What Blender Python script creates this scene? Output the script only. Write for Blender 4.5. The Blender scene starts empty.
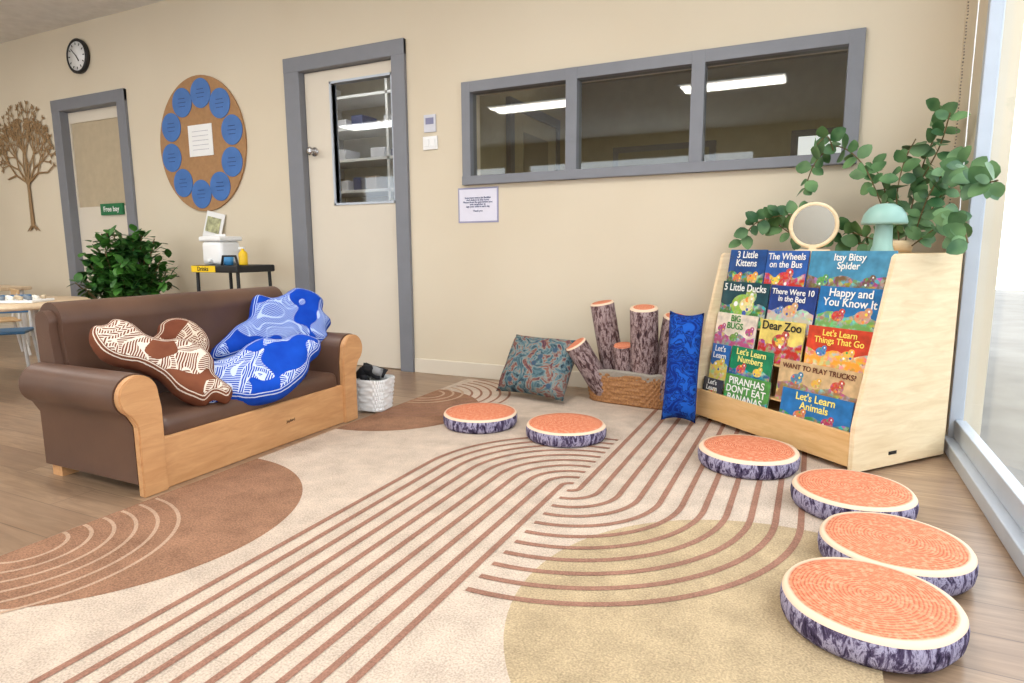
import bpy, bmesh, math, random
from mathutils import Vector, Matrix, Euler, noise
random.seed(7)
C=bpy.context; S=C.scene
def link(o): C.collection.objects.link(o); return o
# ---------------- materials ----------------
def rgb(r,g,b):
    f=lambda c:(c/255/12.92) if c/255<=.04045 else ((c/255+.055)/1.055)**2.4
    return (f(r),f(g),f(b),1)
class N:
    def __init__(s,name,rough=.6,metal=0,spec=.5):
        s.m=bpy.data.materials.new(name); s.m.use_nodes=True; s.t=s.m.node_tree
        s.b=s.t.nodes['Principled BSDF']; s.b.inputs['Roughness'].default_value=rough
        s.b.inputs['Metallic'].default_value=metal; s.b.inputs['Specular IOR Level'].default_value=spec
    def n(s,ty,**k):
        x=s.t.nodes.new(ty)
        for a,v in k.items():
            if hasattr(x,a): setattr(x,a,v)
        return x
    def l(s,a,b): s.t.links.new(a,b)
    def co(s,kind='Object',scale=(1,1,1),rot=(0,0,0),loc=(0,0,0)):
        tc=s.n('ShaderNodeTexCoord'); mp=s.n('ShaderNodeMapping')
        mp.inputs['Scale'].default_value=scale; mp.inputs['Rotation'].default_value=rot; mp.inputs['Location'].default_value=loc
        s.l(tc.outputs[kind],mp.inputs[0]); return mp.outputs[0]
    def noise(s,v,sc=5,det=4,ro=.5,dist=0):
        x=s.n('ShaderNodeTexNoise'); x.inputs['Scale'].default_value=sc;x.inputs['Detail'].default_value=det
        x.inputs['Roughness'].default_value=ro;x.inputs['Distortion'].default_value=dist; s.l(v,x.inputs['Vector']); return x.outputs['Fac']
    def ramp(s,fac,stops,interp='LINEAR'):
        x=s.n('ShaderNodeValToRGB'); cr=x.color_ramp; cr.interpolation=interp
        while len(cr.elements)<len(stops): cr.elements.new(.5)
        for e,(p,c) in zip(cr.elements,stops): e.position=p; e.color=c
        s.l(fac,x.inputs[0]); return x.outputs[0]
    def mix(s,fac,a,b,mode='MIX'):
        x=s.n('ShaderNodeMix'); x.data_type='RGBA'; x.blend_type=mode
        for i,v in ((0,fac),(6,a),(7,b)):
            if hasattr(v,'default_value') and hasattr(v,'is_output'): s.l(v,x.inputs[i])
            else: x.inputs[i].default_value=v
        return x.outputs[2]
    def math(s,op,a,b=None):
        x=s.n('ShaderNodeMath'); x.operation=op
        for i,v in ((0,a),(1,b)):
            if v is None: continue
            if hasattr(v,'is_output'): s.l(v,x.inputs[i])
            else: x.inputs[i].default_value=v
        return x.outputs[0]
    def col(s,v):
        if hasattr(v,'is_output'): s.l(v,s.b.inputs['Base Color'])
        else: s.b.inputs['Base Color'].default_value=v
    def bump(s,h,st=.3,d=.01):
        x=s.n('ShaderNodeBump'); x.inputs['Strength'].default_value=st; x.inputs['Distance'].default_value=d
        s.l(h,x.inputs['Height']); s.l(x.outputs[0],s.b.inputs['Normal'])
cache={}
def flat(name,c,rough=.6,metal=0,var=.06,sc=12,spec=.5):
    if name in cache: return cache[name]
    n=N(name,rough,metal,spec); v=n.co(); f=n.noise(v,sc,3)
    a=tuple(max(0,x*(1-var)) for x in c[:3])+(1,); b=tuple(min(1,x*(1+var)) for x in c[:3])+(1,)
    n.col(n.ramp(f,[(.3,a),(.7,b)])); cache[name]=n.m; return n.m
def busy(name,c,k=.35,sc=45):
    """printed illustration: patches of colour around a base tone"""
    n=N(name,.3); v=n.co(); vo=n.n('ShaderNodeTexVoronoi'); vo.inputs['Scale'].default_value=sc; n.l(v,vo.inputs['Vector'])
    n.col(n.mix(n.math('MULTIPLY',n.ramp(n.noise(v,sc*.5,2),[(.42,(0,0,0,1)),(.58,(1,1,1,1))]),k),c,vo.outputs['Color'])); return n.m
def wood(name,c1,c2,scale=(1,12,12),rough=.45):
    if name in cache: return cache[name]
    n=N(name,rough); v=n.co(scale=scale); f=n.noise(v,3,6,.6,.6); n.col(n.ramp(f,[(.3,c1),(.7,c2)])); n.bump(f,.06,.002); cache[name]=n.m; return n.m
def fabric(name,c,var=.12,sc=140,rough=.95):
    n=N(name,rough,spec=.2); v=n.co(); f=n.noise(v,sc,2); g=n.noise(v,6,3)
    a=tuple(x*(1-var) for x in c[:3])+(1,); b=tuple(min(1,x*(1+var)) for x in c[:3])+(1,)
    m=n.math('ADD',n.math('MULTIPLY',f,.6),n.math('MULTIPLY',g,.4)); n.col(n.ramp(m,[(.35,a),(.65,b)])); n.bump(f,.35,.004); return n.m
def emis(name,c,st):
    n=N(name); n.b.inputs['Base Color'].default_value=c; n.b.inputs['Emission Color'].default_value=c; n.b.inputs['Emission Strength'].default_value=st; return n.m
def glassm(name,tint=(1,1,1,1),gl=.1):
    m=bpy.data.materials.new(name); m.use_nodes=True; t=m.node_tree; t.nodes.clear()
    o=t.nodes.new('ShaderNodeOutputMaterial'); mx=t.nodes.new('ShaderNodeMixShader'); a=t.nodes.new('ShaderNodeBsdfTransparent'); b=t.nodes.new('ShaderNodeBsdfGlossy')
    a.inputs[0].default_value=tint; b.inputs['Roughness'].default_value=.02; mx.inputs[0].default_value=gl
    t.links.new(a.outputs[0],mx.inputs[1]);t.links.new(b.outputs[0],mx.inputs[2]);t.links.new(mx.outputs[0],o.inputs[0]); return m
# ---------------- geometry helpers ----------------
def empty(name,loc=(0,0,0),rz=0):
    o=bpy.data.objects.new(name,None); o.empty_display_size=.05; o.location=loc; o.rotation_euler=(0,0,rz); return link(o)
def mesh(name,bm,mats,loc=(0,0,0),rot=(0,0,0),parent=None,smooth=False):
    me=bpy.data.meshes.new(name); bm.normal_update(); bm.to_mesh(me); bm.free()
    for m in (mats if isinstance(mats,(list,tuple)) else [mats]): me.materials.append(m)
    if smooth:
        for p in me.polygons: p.use_smooth=True
    o=bpy.data.objects.new(name,me); o.location=loc; o.rotation_euler=rot; link(o)
    if parent: o.parent=parent
    return o
def box(name,size,loc,mat,parent=None,rot=(0,0,0),bev=0,seg=2):
    bm=bmesh.new(); bmesh.ops.create_cube(bm,size=1)
    for v in bm.verts: v.co=Vector((v.co.x*size[0],v.co.y*size[1],v.co.z*size[2]))
    if bev: bmesh.ops.bevel(bm,geom=bm.edges[:],offset=bev,segments=seg,profile=.5,affect='EDGES')
    return mesh(name,bm,mat,loc,rot,parent,smooth=False)
def box2(name,a,b,mat,parent=None,bev=0):
    return box(name,[abs(b[i]-a[i]) for i in range(3)],[(a[i]+b[i])/2 for i in range(3)],mat,parent,bev=bev)
def lathe(name,prof,mat,loc=(0,0,0),rot=(0,0,0),parent=None,n=32,smooth=True,sx=1,sy=1):
    bm=bmesh.new(); rings=[]
    for r,z in prof: rings.append([bm.verts.new((r*sx*math.cos(2*math.pi*i/n),r*sy*math.sin(2*math.pi*i/n),z)) for i in range(n)] if r>1e-5 else [bm.verts.new((0,0,z))])
    for a,b in zip(rings,rings[1:]):
        for i in range(n):
            j=(i+1)%n
            if len(a)==1 and len(b)==1: continue
            if len(a)==1: bm.faces.new((a[0],b[j],b[i]))
            elif len(b)==1: bm.faces.new((a[i],a[j],b[0]))
            else: bm.faces.new((a[i],a[j],b[j],b[i]))
    bmesh.ops.recalc_face_normals(bm,faces=bm.faces)
    return mesh(name,bm,mat,loc,rot,parent,smooth)
def tube(name,pts,r,mat,parent=None,cyc=False,loc=(0,0,0),rot=(0,0,0),radii=None):
    cu=bpy.data.curves.new(name,'CURVE'); cu.dimensions='3D'; cu.bevel_depth=r; cu.bevel_resolution=3; cu.use_fill_caps=True
    sp=cu.splines.new('POLY'); sp.points.add(len(pts)-1); sp.use_cyclic_u=cyc
    for i,p in enumerate(pts):
        sp.points[i].co=(*p,1)
        if radii: sp.points[i].radius=radii[i]
    cu.materials.append(mat); o=bpy.data.objects.new(name,cu); o.location=loc;o.rotation_euler=rot; link(o)
    if parent: o.parent=parent
    return o
def text(name,body,w,hmax,loc,rot,mat,parent=None,bold=.0):
    cu=bpy.data.curves.new(name,'FONT'); cu.body=body; cu.size=.05; cu.align_x='CENTER'; cu.align_y='CENTER'; cu.offset=bold; cu.extrude=.0004; cu.space_line=.85
    cu.materials.append(mat); o=bpy.data.objects.new(name,cu); link(o); C.view_layer.update()
    d=o.dimensions; s=min(w/max(d.x,1e-4),hmax/max(d.y,1e-4)); cu.size=.05*s; cu.offset=bold*s
    o.location=loc;o.rotation_euler=rot
    if parent: o.parent=parent
    return o
def extrude_profile(name,prof,x0,x1,mat,parent=None,loc=(0,0,0),axis='X',smooth=False,bev=0):
    """profile list of (a,b) extruded along axis"""
    bm=bmesh.new()
    f=(lambda t,p:(t,p[0],p[1])) if axis=='X' else ((lambda t,p:(p[0],t,p[1])) if axis=='Y' else (lambda t,p:(p[0],p[1],t)))
    A=[bm.verts.new(f(x0,p)) for p in prof]; B=[bm.verts.new(f(x1,p)) for p in prof]
    bm.faces.new(A); bm.faces.new(B[::-1])
    for i in range(len(prof)): bm.faces.new((A[i],A[(i+1)%len(prof)],B[(i+1)%len(prof)],B[i]))
    bmesh.ops.recalc_face_normals(bm,faces=bm.faces)
    if bev: bmesh.ops.bevel(bm,geom=bm.edges[:],offset=bev,segments=2,affect='EDGES')
    o=mesh(name,bm,mat,loc,(0,0,0),parent,False)
    if smooth: smooth_angle(o)
    return o
def smooth_angle(o,a=40):
    for p in o.data.polygons: p.use_smooth=True
    bm=bmesh.new(); bm.from_mesh(o.data)
    for e in bm.edges:
        if len(e.link_faces)==2 and e.calc_face_angle(0)>math.radians(a): e.smooth=False
    bm.to_mesh(o.data); bm.free()
def pillow(name,w,h,t,mat,loc,rot,parent=None,n=16,pinch=.12):
    bm=bmesh.new(); G={}
    for s in (1,-1):
        for i in range(n+1):
            for j in range(n+1):
                a=i/n*2-1;b=j/n*2-1
                if s==-1 and (i in(0,n) or j in (0,n)): G[s,i,j]=G[1,i,j]; continue
                x=a*(1-pinch*(1-b*b)*abs(a)**2*.6); y=b*(1-pinch*(1-a*a)*abs(b)**2*.6)
                z=s*t/2*((1-a**4)*(1-b**4))**.5*(1+.06*noise.noise(Vector((a*2,b*2,s))))
                G[s,i,j]=bm.verts.new((x*w/2,y*h/2,z))
    for s in (1,-1):
        for i in range(n):
            for j in range(n):
                q=[G[s,i,j],G[s,i+1,j],G[s,i+1,j+1],G[s,i,j+1]]
                if s==-1:q=q[::-1]
                try: bm.faces.new(q)
                except: pass
    return mesh(name,bm,mat,loc,rot,parent,True)
# ---------------- shared materials ----------------
M_wall=N('wall_paint',.75,spec=.3); v=M_wall.co(); f=M_wall.noise(v,90,3); M_wall.col(M_wall.ramp(M_wall.noise(v,1.2,2),[(.3,rgb(214,201,177)),(.7,rgb(219,207,184))])); M_wall.bump(f,.05,.002); M_wall=M_wall.m
M_ceil=flat('ceiling_white',rgb(226,225,222),.9)
M_grey=flat('grey_frame_paint',rgb(122,124,130),.45,var=.03)
M_alu=flat('aluminium_frame',rgb(186,194,204),.35,var=.03)
M_door=flat('door_cream',rgb(218,208,190),.5,var=.02,sc=2)
M_white=flat('white_plastic',rgb(238,238,236),.4,var=.02)
M_black=flat('black_plastic',rgb(22,22,24),.5)
M_birch=wood('birch_ply',rgb(226,200,158),rgb(243,223,186),(2,2,14))
M_birch2=wood('birch_ply_h',rgb(214,168,108),rgb(232,192,136),(2,14,14))
M_pine=wood('sofa_wood_trim',rgb(190,138,90),rgb(212,162,112),(12,2,12))
M_chrome=flat('brushed_steel',rgb(190,190,192),.25,1)
# ---------------- room shell ----------------
n=N('floor_planks',.3); v=n.co('Object')
br=n.n('ShaderNodeTexBrick'); br.offset=.37; br.inputs['Scale'].default_value=1; br.inputs['Brick Width'].default_value=1.2; br.inputs['Row Height'].default_value=.15; br.inputs['Mortar Size'].default_value=.0018; br.inputs['Bias'].default_value=0
br.inputs['Color1'].default_value=rgb(136,106,82); br.inputs['Color2'].default_value=rgb(170,140,110); br.inputs['Mortar'].default_value=rgb(86,64,50)
n.l(v,br.inputs['Vector'])
g=n.noise(n.co(scale=(1.2,14,1)),3,7,.65,.8); g2=n.noise(n.co(scale=(1,4,1)),2,4,.5,1.5)
gr=n.ramp(g,[(.38,(0,0,0,1)),(.62,(1,1,1,1))])
c=n.mix(n.math('MULTIPLY',gr,.65),br.outputs[0],rgb(104,78,58)); c=n.mix(n.math('MULTIPLY',g2,.35),c,rgb(186,162,136)); n.col(c); n.bump(g,.05,.002)
M_floor=n.m
box2('floor',(-10,-4,-.1),(.62,3.6,0),M_floor)
def wall_holes(name,x0,x1,z0,z1,y0,y1,holes,mat):
    xs=sorted({x0,x1,*[h[0] for h in holes],*[h[1] for h in holes]}); zs=sorted({z0,z1,*[h[2] for h in holes],*[h[3] for h in holes]})
    bm=bmesh.new()
    for i in range(len(xs)-1):
        for k in range(len(zs)-1):
            cx=(xs[i]+xs[i+1])/2; cz=(zs[k]+zs[k+1])/2
            if any(h[0]<cx<h[1] and h[2]<cz<h[3] for h in holes): continue
            r=bmesh.ops.create_cube(bm,size=1)
            for vv in r['verts']:
                vv.co=Vector((cx+vv.co.x*(xs[i+1]-xs[i]),(y0+y1)/2+vv.co.y*(y1-y0),cz+vv.co.z*(zs[k+1]-zs[k])))
    return mesh(name,bm,mat)
WY=3.6
wall_holes('wall_back',-10,.67,0,2.8,WY,WY+.12,[(-6.26,-5.40,0,2.12),(-3.42,-2.56,0,2.12),(-2.0,.1,1.3,1.82)],M_wall)
box2('wall_left',(-10.1,-4,0),(-10,3.72,2.8),M_wall)
wall_holes('wall_front',-10,.67,0,2.8,-4.1,-4,[(-9,-5.5,.5,2.4),(-5,-1,.5,2.4)],M_wall)
box2('wall_right',(.55,3.14,0),(.67,3.6,2.8),M_wall)
box2('ceiling',(-10.1,-4.1,2.8),(.67,3.72,2.9),M_ceil)
box2('baseboard_back',(-2.47,WY-.014,0),(.55,WY,.10),M_door,bev=.004)
box2('baseboard_middle',(-5.31,WY-.014,0),(-3.53,WY,.10),M_door,bev=.004)
box2('baseboard_far',(-10,WY-.014,0),(-6.36,WY,.10),M_door,bev=.004)
box2('baseboard_right',(.536,3.14,0),(.55,3.585,.10),M_door,bev=.004)
# right glazing
wr=empty('window_right')
for y in (3.12,1.55,-.2,-2.0,-3.9):
    box2('mullion',(.55,y-.02,0),(.60,y+.02,2.8),M_alu,wr,bev=.004)
box2('sill',(.535,-4,0),(.66,3.14,.055),M_alu,wr,bev=.004)
box2('bottom_rail',(.57,-4,.055),(.61,3.1,.13),M_alu,wr,bev=.004)
box2('head',(.55,-4,2.72),(.65,3.1,2.8),M_alu,wr)
box2('glass_pane',(.588,-4,.13),(.592,3.1,2.72),glassm('clear_glass',gl=.08),wr)
box2('exterior_ground',(.72,-8,-.15),(14,16,-.05),flat('concrete_paving',rgb(140,136,130),.9,sc=3,var=.15))
ft=flat('fence_grey',rgb(96,102,106),.7)
ef=empty('exterior_fence')
for i in range(36): box2('paling_%d'%i,(4,-4+i*.5,-.05),(4.04,-3.58+i*.5,1.5),ft,ef)
box2('rail',(3.98,-4,1.3),(4.0,14,1.38),ft,ef)
# blind cords
bc=empty('blind_cord')
tube('cord_a',[(.50,3.02,2.7),(.50,3.02,1.4),(.505,3.03,.95)],.002,M_white,bc)
bm=bmesh.new()
for i in range(130):
    r=bmesh.ops.create_icosphere(bm,subdivisions=1,radius=.0035)
    for vv in r['verts']: vv.co+=Vector((.49,3.16+.006*math.sin(i),2.6-i*.0125))
mesh('bead_chain',bm,flat('bead_grey',rgb(110,100,90),.4),parent=bc)
# back window
wb=empty('window_back')
fy0,fy1=WY-.03,WY+.06
box2('frame_top',(-2.05,fy0,1.81),(.16,fy1,1.875),M_grey,wb,bev=.003)
box2('frame_bottom',(-2.05,fy0-.01,1.25),(.16,fy1,1.305),M_grey,wb,bev=.003)
for a,b in ((-2.05,-1.99),(-1.355,-1.285),(-.645,-.575),(.09,.16)): box2('frame_post',(a,fy0-.002,1.25),(b,fy1,1.875),M_grey,wb,bev=.003)
box2('glass_pane',(-2.0,WY+.01,1.3),(.1,WY+.014,1.82),glassm('interior_glass',(.92,.92,.88,1),.07),wb)
# rooms behind
M_olive=flat('olive_wall',rgb(166,154,116),.9)
M_dark=flat('room_dark',rgb(122,112,84),.9)
box2('wall_rear_office',(-2.3,6.4,0),(.7,6.5,2.5),M_olive)
box2('wall_rear_partition',(-2.4,3.72,0),(-2.3,6.5,2.5),M_olive)
box2('wall_rear_right',(.62,3.72,0),(.7,6.5,2.5),M_olive)
box2('ceiling_rear',(-4.6,3.72,2.5),(.7,6.5,2.6),M_dark)
box2('floor_rear',(-10,3.6,-.1),(.7,6.5,0),M_floor)
L_em=emis('tube_light',(1,.98,.93,1),12)
def lightfit(name,a,b):
    e=empty(name); box2('housing',a,b,M_white,e); box2('diffuser',(a[0]+.01,a[1]+.01,a[2]-.012),(b[0]-.01,b[1]-.01,a[2]),L_em,e)
lightfit('ceiling_tube_light',(-2.02,4.9,2.46),(-1.3,4.98,2.5))
lightfit('ceiling_tube_light',(-.7,4.9,2.46),(.25,4.98,2.5))
dr=empty('door_rear')
M_dgrey=flat('dark_grey_frame',rgb(84,86,90),.5)
for a,b in (((-2.3,4.72,0),(-2.26,4.80,2.05)),((-2.3,5.74,0),(-2.26,5.82,2.05)),((-2.3,4.72,1.97),(-2.258,5.82,2.05))): box2('frame',a,b,M_dgrey,dr)
box2('leaf',(-2.3,4.8,0),(-2.275,5.74,1.97),M_olive,dr); box2('viewer',(-2.275,5.0,1.1),(-2.27,5.54,1.82),M_dark,dr)
wr2=empty('window_rear')
box2('frame',(-1.9,6.36,.9),(-.9,6.4,1.85),M_dgrey,wr2); box2('pane',(-1.84,6.35,.96),(-.96,6.36,1.79),M_dark,wr2)
wr3=empty('window_rear'); box2('frame',(-.25,6.36,.9),(.45,6.4,1.88),M_dgrey,wr3); box2('bright_pane',(-.19,6.35,.96),(.39,6.36,1.82),emis('daylit_pane',(.9,.95,1,1),.9),wr3)
# doors
def door(name,x0,x1,zt,opening,glass=None):
    e=empty(name)
    box2('jamb_left',(x0,WY-.025,0),(opening[0]+.01,WY+.1,zt),M_grey,e,bev=.004)
    box2('jamb_right',(opening[1]-.01,WY-.025,0),(x1,WY+.1,zt),M_grey,e,bev=.004)
    box2('head_frame',(x0,WY-.027,2.10),(x1,WY+.1,zt),M_grey,e,bev=.004)
    return e
d1=door('door_1',-3.52,-2.475,2.2,(-3.39,-2.57))
wall_l=wall_holes('leaf',-3.375,-2.585,.005,2.095,WY+.03,WY+.07,[(-3.13,-2.62,1.18,2.0)],M_door); wall_l.parent=d1
for a,b in (((-3.145,WY+.02,1.165),(-3.13,WY+.08,2.015)),((-2.62,WY+.02,1.165),(-2.605,WY+.08,2.015)),((-3.145,WY+.02,1.165),(-2.605,WY+.08,1.18)),((-3.145,WY+.02,2.0),(-2.605,WY+.08,2.015))): box2('glazing_bead',a,b,M_alu,d1)
box2('glass',(-3.13,WY+.045,1.18),(-2.62,WY+.05,2.0),glassm('door_glass',(.93,.95,.97,1),.07),d1)
lathe('knob',[(0,0),(.032,0),(.032,.006),(.012,.01),(.012,.03),(.026,.04),(.03,.055),(.022,.066),(0,.068)],M_chrome,(-3.31,WY+.03,1.55),(math.pi/2,0,0),d1)
box2('handle_stem',(-3.31,WY-.035,1.54),(-3.24,WY-.02,1.558),M_chrome,d1,bev=.004)
d2=door('door_2',-6.35,-5.31,2.2,(-6.24,-5.41))
wl2=wall_holes('leaf',-6.23,-5.42,.005,2.095,WY+.05,WY+.09,[(-6.21,-5.5,1.25,2.0)],M_door); wl2.parent=d2
box2('glass',(-6.21,WY+.06,1.25),(-5.5,WY+.07,2.0),flat('frosted_panel',rgb(184,168,140),.4),d2)
es=empty('exit_sign'); box2('plate',(-5.86,WY+.03,1.17),(-5.55,WY+.05,1.27),flat('exit_green',rgb(20,110,64),.5),es)
text('label','Free bay',.26,.06,(-5.705,WY+.028,1.22),(math.pi/2,0,0),M_white,es,.0006)
# storeroom behind door 1
box2('wall_store',(-4.6,5.2,0),(-2.4,5.3,2.5),flat('store_wall',rgb(200,194,178),.9)); box2('wall_store_left',(-4.7,3.72,0),(-4.6,5.3,2.5),flat('store_wall',rgb(200,194,178),.9))
ss=empty('storage_shelf')
for x in (-4.35,-3.5,-2.62): box2('upright',(x,4.75,0),(x+.025,5.15,2.4),M_white,ss)
for k in range(8): box2('board_%d'%k,(-4.35,4.75,.25+k*.28),(-2.6,5.15,.275+k*.28),M_white,ss)
cols=[rgb(60,70,110),rgb(200,200,200),rgb(150,130,110),rgb(90,110,120),rgb(210,210,215)]
for k in range(2,7):
    x=-4.3
    while x<-2.8:
        w=random.uniform(.08,.18); hh=random.uniform(.06,.13)
        if random.random()<.7: box2('tub',(x,4.78,.277+k*.28),(x+w,5.0,.277+k*.28+hh),flat('tub_%d'%random.randint(0,4),random.choice(cols),.5),ss,bev=.008)
        x+=w+.06
lightfit('ceiling_tube_light',(-4.2,4.15,2.46),(-3.2,4.4,2.5))
# main room ceiling light panels
def panel(x,y,e=70):
    o=empty('ceiling_light_panel',(x,y,2.8)); box('rim',(1.24,.46,.02),(0,0,-.01),M_alu,o); box('diffuser',(1.18,.40,.006),(0,0,-.022),emis('panel_glow',(1,.98,.95,1),4),o)
    l=bpy.data.lights.new('panel_lamp','AREA'); l.shape='RECTANGLE'; l.size=1.15; l.size_y=.38; l.energy=e; l.color=(1,.975,.94)
    lo=bpy.data.objects.new('lamp',l); link(lo); lo.location=(0,0,-.04); lo.parent=o
for x,y,e in ((-1.0,1.5,27),(-3.6,1.5,24),(-6.3,1.5,18),(-1.0,-1.0,29),(-3.6,-1.0,26),(-6.3,-1.0,24)): panel(x,y,e)
# ---------------- wall items ----------------
ck=empty('wall_clock',(-5.88,WY-.002,2.525))
lathe('rim',[(0,.0),(.14,0),(.145,.03),(.13,.04),(.12,.03),(0,.028)],M_black,(0,0,0),(math.pi/2,0,0),ck,48)
lathe('face',[(0,.029),(.119,.029),(.119,.031),(0,.031)],M_white,(0,0,0),(math.pi/2,0,0),ck,48)
for i in range(12):
    a=i*math.pi/6; box('tick_%d'%i,(.008,.002,.02),(.1*math.sin(a),-.033,.1*math.cos(a)),M_black,ck,(0,a,0))
box('hour_hand',(.009,.003,.06),(.015,-.036,-.022),M_black,ck,(0,2.5,0)); box('minute_hand',(.006,.003,.09),(-.03,-.038,.03),M_black,ck,(0,-.8,0))
# tree wall art
M_art=flat('tree_brown',rgb(146,116,78),.6)
ta=empty('wall_art_tree',(-6.86,WY-.014,1.04))
segs=[]
def branch(p,a,l,r,dep):
    q=(p[0]+l*math.sin(a),p[1]+l*math.cos(a)); segs.append((p,q,r))
    if dep==0: return
    for da in ([-.6,.0,.6] if dep==3 else [-.55,.5]):
        a2=a+da+random.uniform(-.12,.12); l2=l*.78
        q2=(q[0]+l2*math.sin(a2),q[1]+l2*math.cos(a2))
        if (q2[0]/.46)**2+((q2[1]-.70)/.49)**2<1.05: branch(q,a2,l2,r*.75,dep-1)
for a in (-1.15,-.7,-.25,.2,.65,1.1): branch((0,.40+.05*abs(a)),a,.2,.013,4)
branch((0,.5),.0,.22,.014,4)
cu=bpy.data.curves.new('tree','CURVE'); cu.dimensions='3D'; cu.bevel_depth=1; cu.bevel_resolution=1
def seg(p,q,r1,r2):
    sp=cu.splines.new('POLY'); sp.points.add(1)
    sp.points[0].co=(p[0],0,p[1],1); sp.points[1].co=(q[0],0,q[1],1); sp.points[0].radius=r1; sp.points[1].radius=r2
for p,q,r in segs:
    seg(p,q,r,r*.75)
    if r<.0075:
        a=math.atan2(q[0]-p[0],q[1]-p[1])
        for s in (-1,1): seg(q,(q[0]+.03*math.sin(a+s*.7),q[1]+.03*math.cos(a+s*.7)),.011,.004)
seg((0,.05),(0,.5),.028,.018)
for dx in (-.1,-.05,.05,.11): seg((0,.07),(dx,0.005),.016,.004)
cu.materials.append(M_art); to=bpy.data.objects.new('tree_cutout',cu); link(to); to.parent=ta; to.scale=(1,.45,1)
# oval board
ob=empty('display_board_oval',(-4.43,WY-.004,1.68))
M_cork=flat('kraft_brown',rgb(166,126,86),.9,var=.08,sc=30)
lathe('board',[(0,0),(.5,0),(.5,.012),(0,.012)],M_cork,(0,0,0),(math.pi/2,0,0),ob,64,False,sx=.97,sy=1.04)
M_bl=flat('badge_blue',rgb(62,110,176),.5,var=.1,sc=8); M_bl2=flat('badge_text',rgb(36,60,110),.6)
for i in range(10):
    a=math.pi*2*i/10+.1; x=.36*math.sin(a); z=.385*math.cos(a)
    lathe('badge_%d'%i,[(0,0),(.112,0),(.112,.004),(0,.004)],M_bl,(x,-.013,z),(math.pi/2,0,0),ob,32,False)
    for k in range(3): box('line_%d_%d'%(i,k),(.09-.02*abs(k-1),.002,.004),(x,-.0185,z+.03-k*.03),M_bl2,ob)
box('centre_card',(.27,.004,.24),(.0,-.015,.03),M_white,ob)
for k in range(5): box('card_line_%d'%k,(.18,.002,.003),(.0,-.018,.10-k*.035),flat('pale_print',rgb(170,170,180),.6),ob)
# switches + notice
sw=empty('light_switch'); box2('plate_upper',(-2.345,WY-.01,1.60),(-2.255,WY,1.71),flat('sign_grey',rgb(205,205,212),.5),sw,bev=.002); box2('label',(-2.33,WY-.012,1.65),(-2.27,WY-.01,1.69),flat('label_violet',rgb(130,130,160),.5),sw)
box2('plate_lower',(-2.355,WY-.012,1.49),(-2.245,WY,1.575),M_white,sw,bev=.003)
for k in range(2): box2('rocker_%d'%k,(-2.335+.045*k,WY-.018,1.51),(-2.305+.045*k,WY-.012,1.555),M_white,sw,bev=.002)
no=empty('paper_notice'); box2('sleeve',(-2.10,WY-.004,1.015),(-1.81,WY,1.235),flat('sleeve_violet',rgb(150,148,176),.3),no); box2('sheet',(-2.09,WY-.006,1.025),(-1.82,WY-.004,1.225),flat('paper',rgb(222,220,232),.7,var=.02),no)
text('print','Important notice for families\nand visitors to this room\nPlease close the gate behind you\nand remember to\nsign your child in each day\n \nThank you',.21,.14,(-1.955,WY-.0075,1.13),(math.pi/2,0,0),M_bl2,no,.0005)
# ---------------- rug ----------------
def rugmat(name,c,var=.1):
    n=N(name,.97,spec=.1); v=n.co(); f=n.noise(v,200,2); g=n.noise(v,9,5,.65)
    a=tuple(x*(1-var*2.2) for x in c[:3])+(1,); b=tuple(min(1,x*(1+var*1.5)) for x in c[:3])+(1,)
    m=n.math('ADD',n.math('MULTIPLY',f,.6),n.math('MULTIPLY',g,.4)); n.col(n.ramp(m,[(.36,a),(.64,b)])); n.bump(f,.6,.005); return n.m
R0=rugmat('rug_cream',rgb(203,185,167),.14); R1=rugmat('rug_brown',rgb(154,116,92),.18); R2=rugmat('rug_stripe',rgb(156,116,98),.13); R3=rugmat('rug_khaki',rgb(184,163,130),.15); R4=rugmat('rug_light',rgb(188,158,134))
bm=bmesh.new(); RX0,RX1,RY0,RY1=-2.0,.17,-.3,3.5
def poly(pts,z,mi):
    f=bm.faces.new([bm.verts.new((x,y,z)) for x,y in pts]); f.material_index=mi
    if f.calc_area()>0:
        f.normal_update()
        if f.normal.z<0: f.normal_flip()
def strip(path,w,z,mi,xmin=None):
    V=[]
    for i,p in enumerate(path):
        a=path[max(i-1,0)];b=path[min(i+1,len(path)-1)]
        dx,dy=b[0]-a[0],b[1]-a[1];l=math.hypot(dx,dy) or 1; nx,ny=-dy/l*w/2,dx/l*w/2
        V.append((bm.verts.new((p[0]+nx,p[1]+ny,z)),bm.verts.new((p[0]-nx,p[1]-ny,z))))
    for a,b in zip(V,V[1:]):
        f=bm.faces.new((a[0],a[1],b[1],b[0])); f.material_index=mi; f.normal_update()
        if f.normal.z<0:f.normal_flip()
r=bmesh.ops.create_cube(bm,size=1)
for vv in r['verts']: vv.co=Vector(((RX0+RX1)/2+vv.co.x*(RX1-RX0),(RY0+RY1)/2+vv.co.y*(RY1-RY0),.005+vv.co.z*.01))
def arc(cx,cy,r,a0,a1,n=40): return [(cx+r*math.cos(math.radians(a0+(a1-a0)*i/n)),cy+r*math.sin(math.radians(a0+(a1-a0)*i/n))) for i in range(n+1)]
poly(arc(-2.0,1.2,.57,-90,90,60),.0107,1)
poly(arc(-2.0,2.70,.46,-90,90,60),.0107,1)
poly([(min(x,RX1),y) for x,y in arc(-.02,1.38,.6,0,360,90)[:-1]],.0104,3)
for i in range(6): strip(arc(-2.0,.93,.10+i*.058,-88,88),.011,.0114,4)
for i in range(8): strip(arc(-2.0,3.02,.10+i*.055,-88,80,40) ,.014,.0114,4 if i<3 else 2)
LX,LY=-.735,2.01
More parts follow.
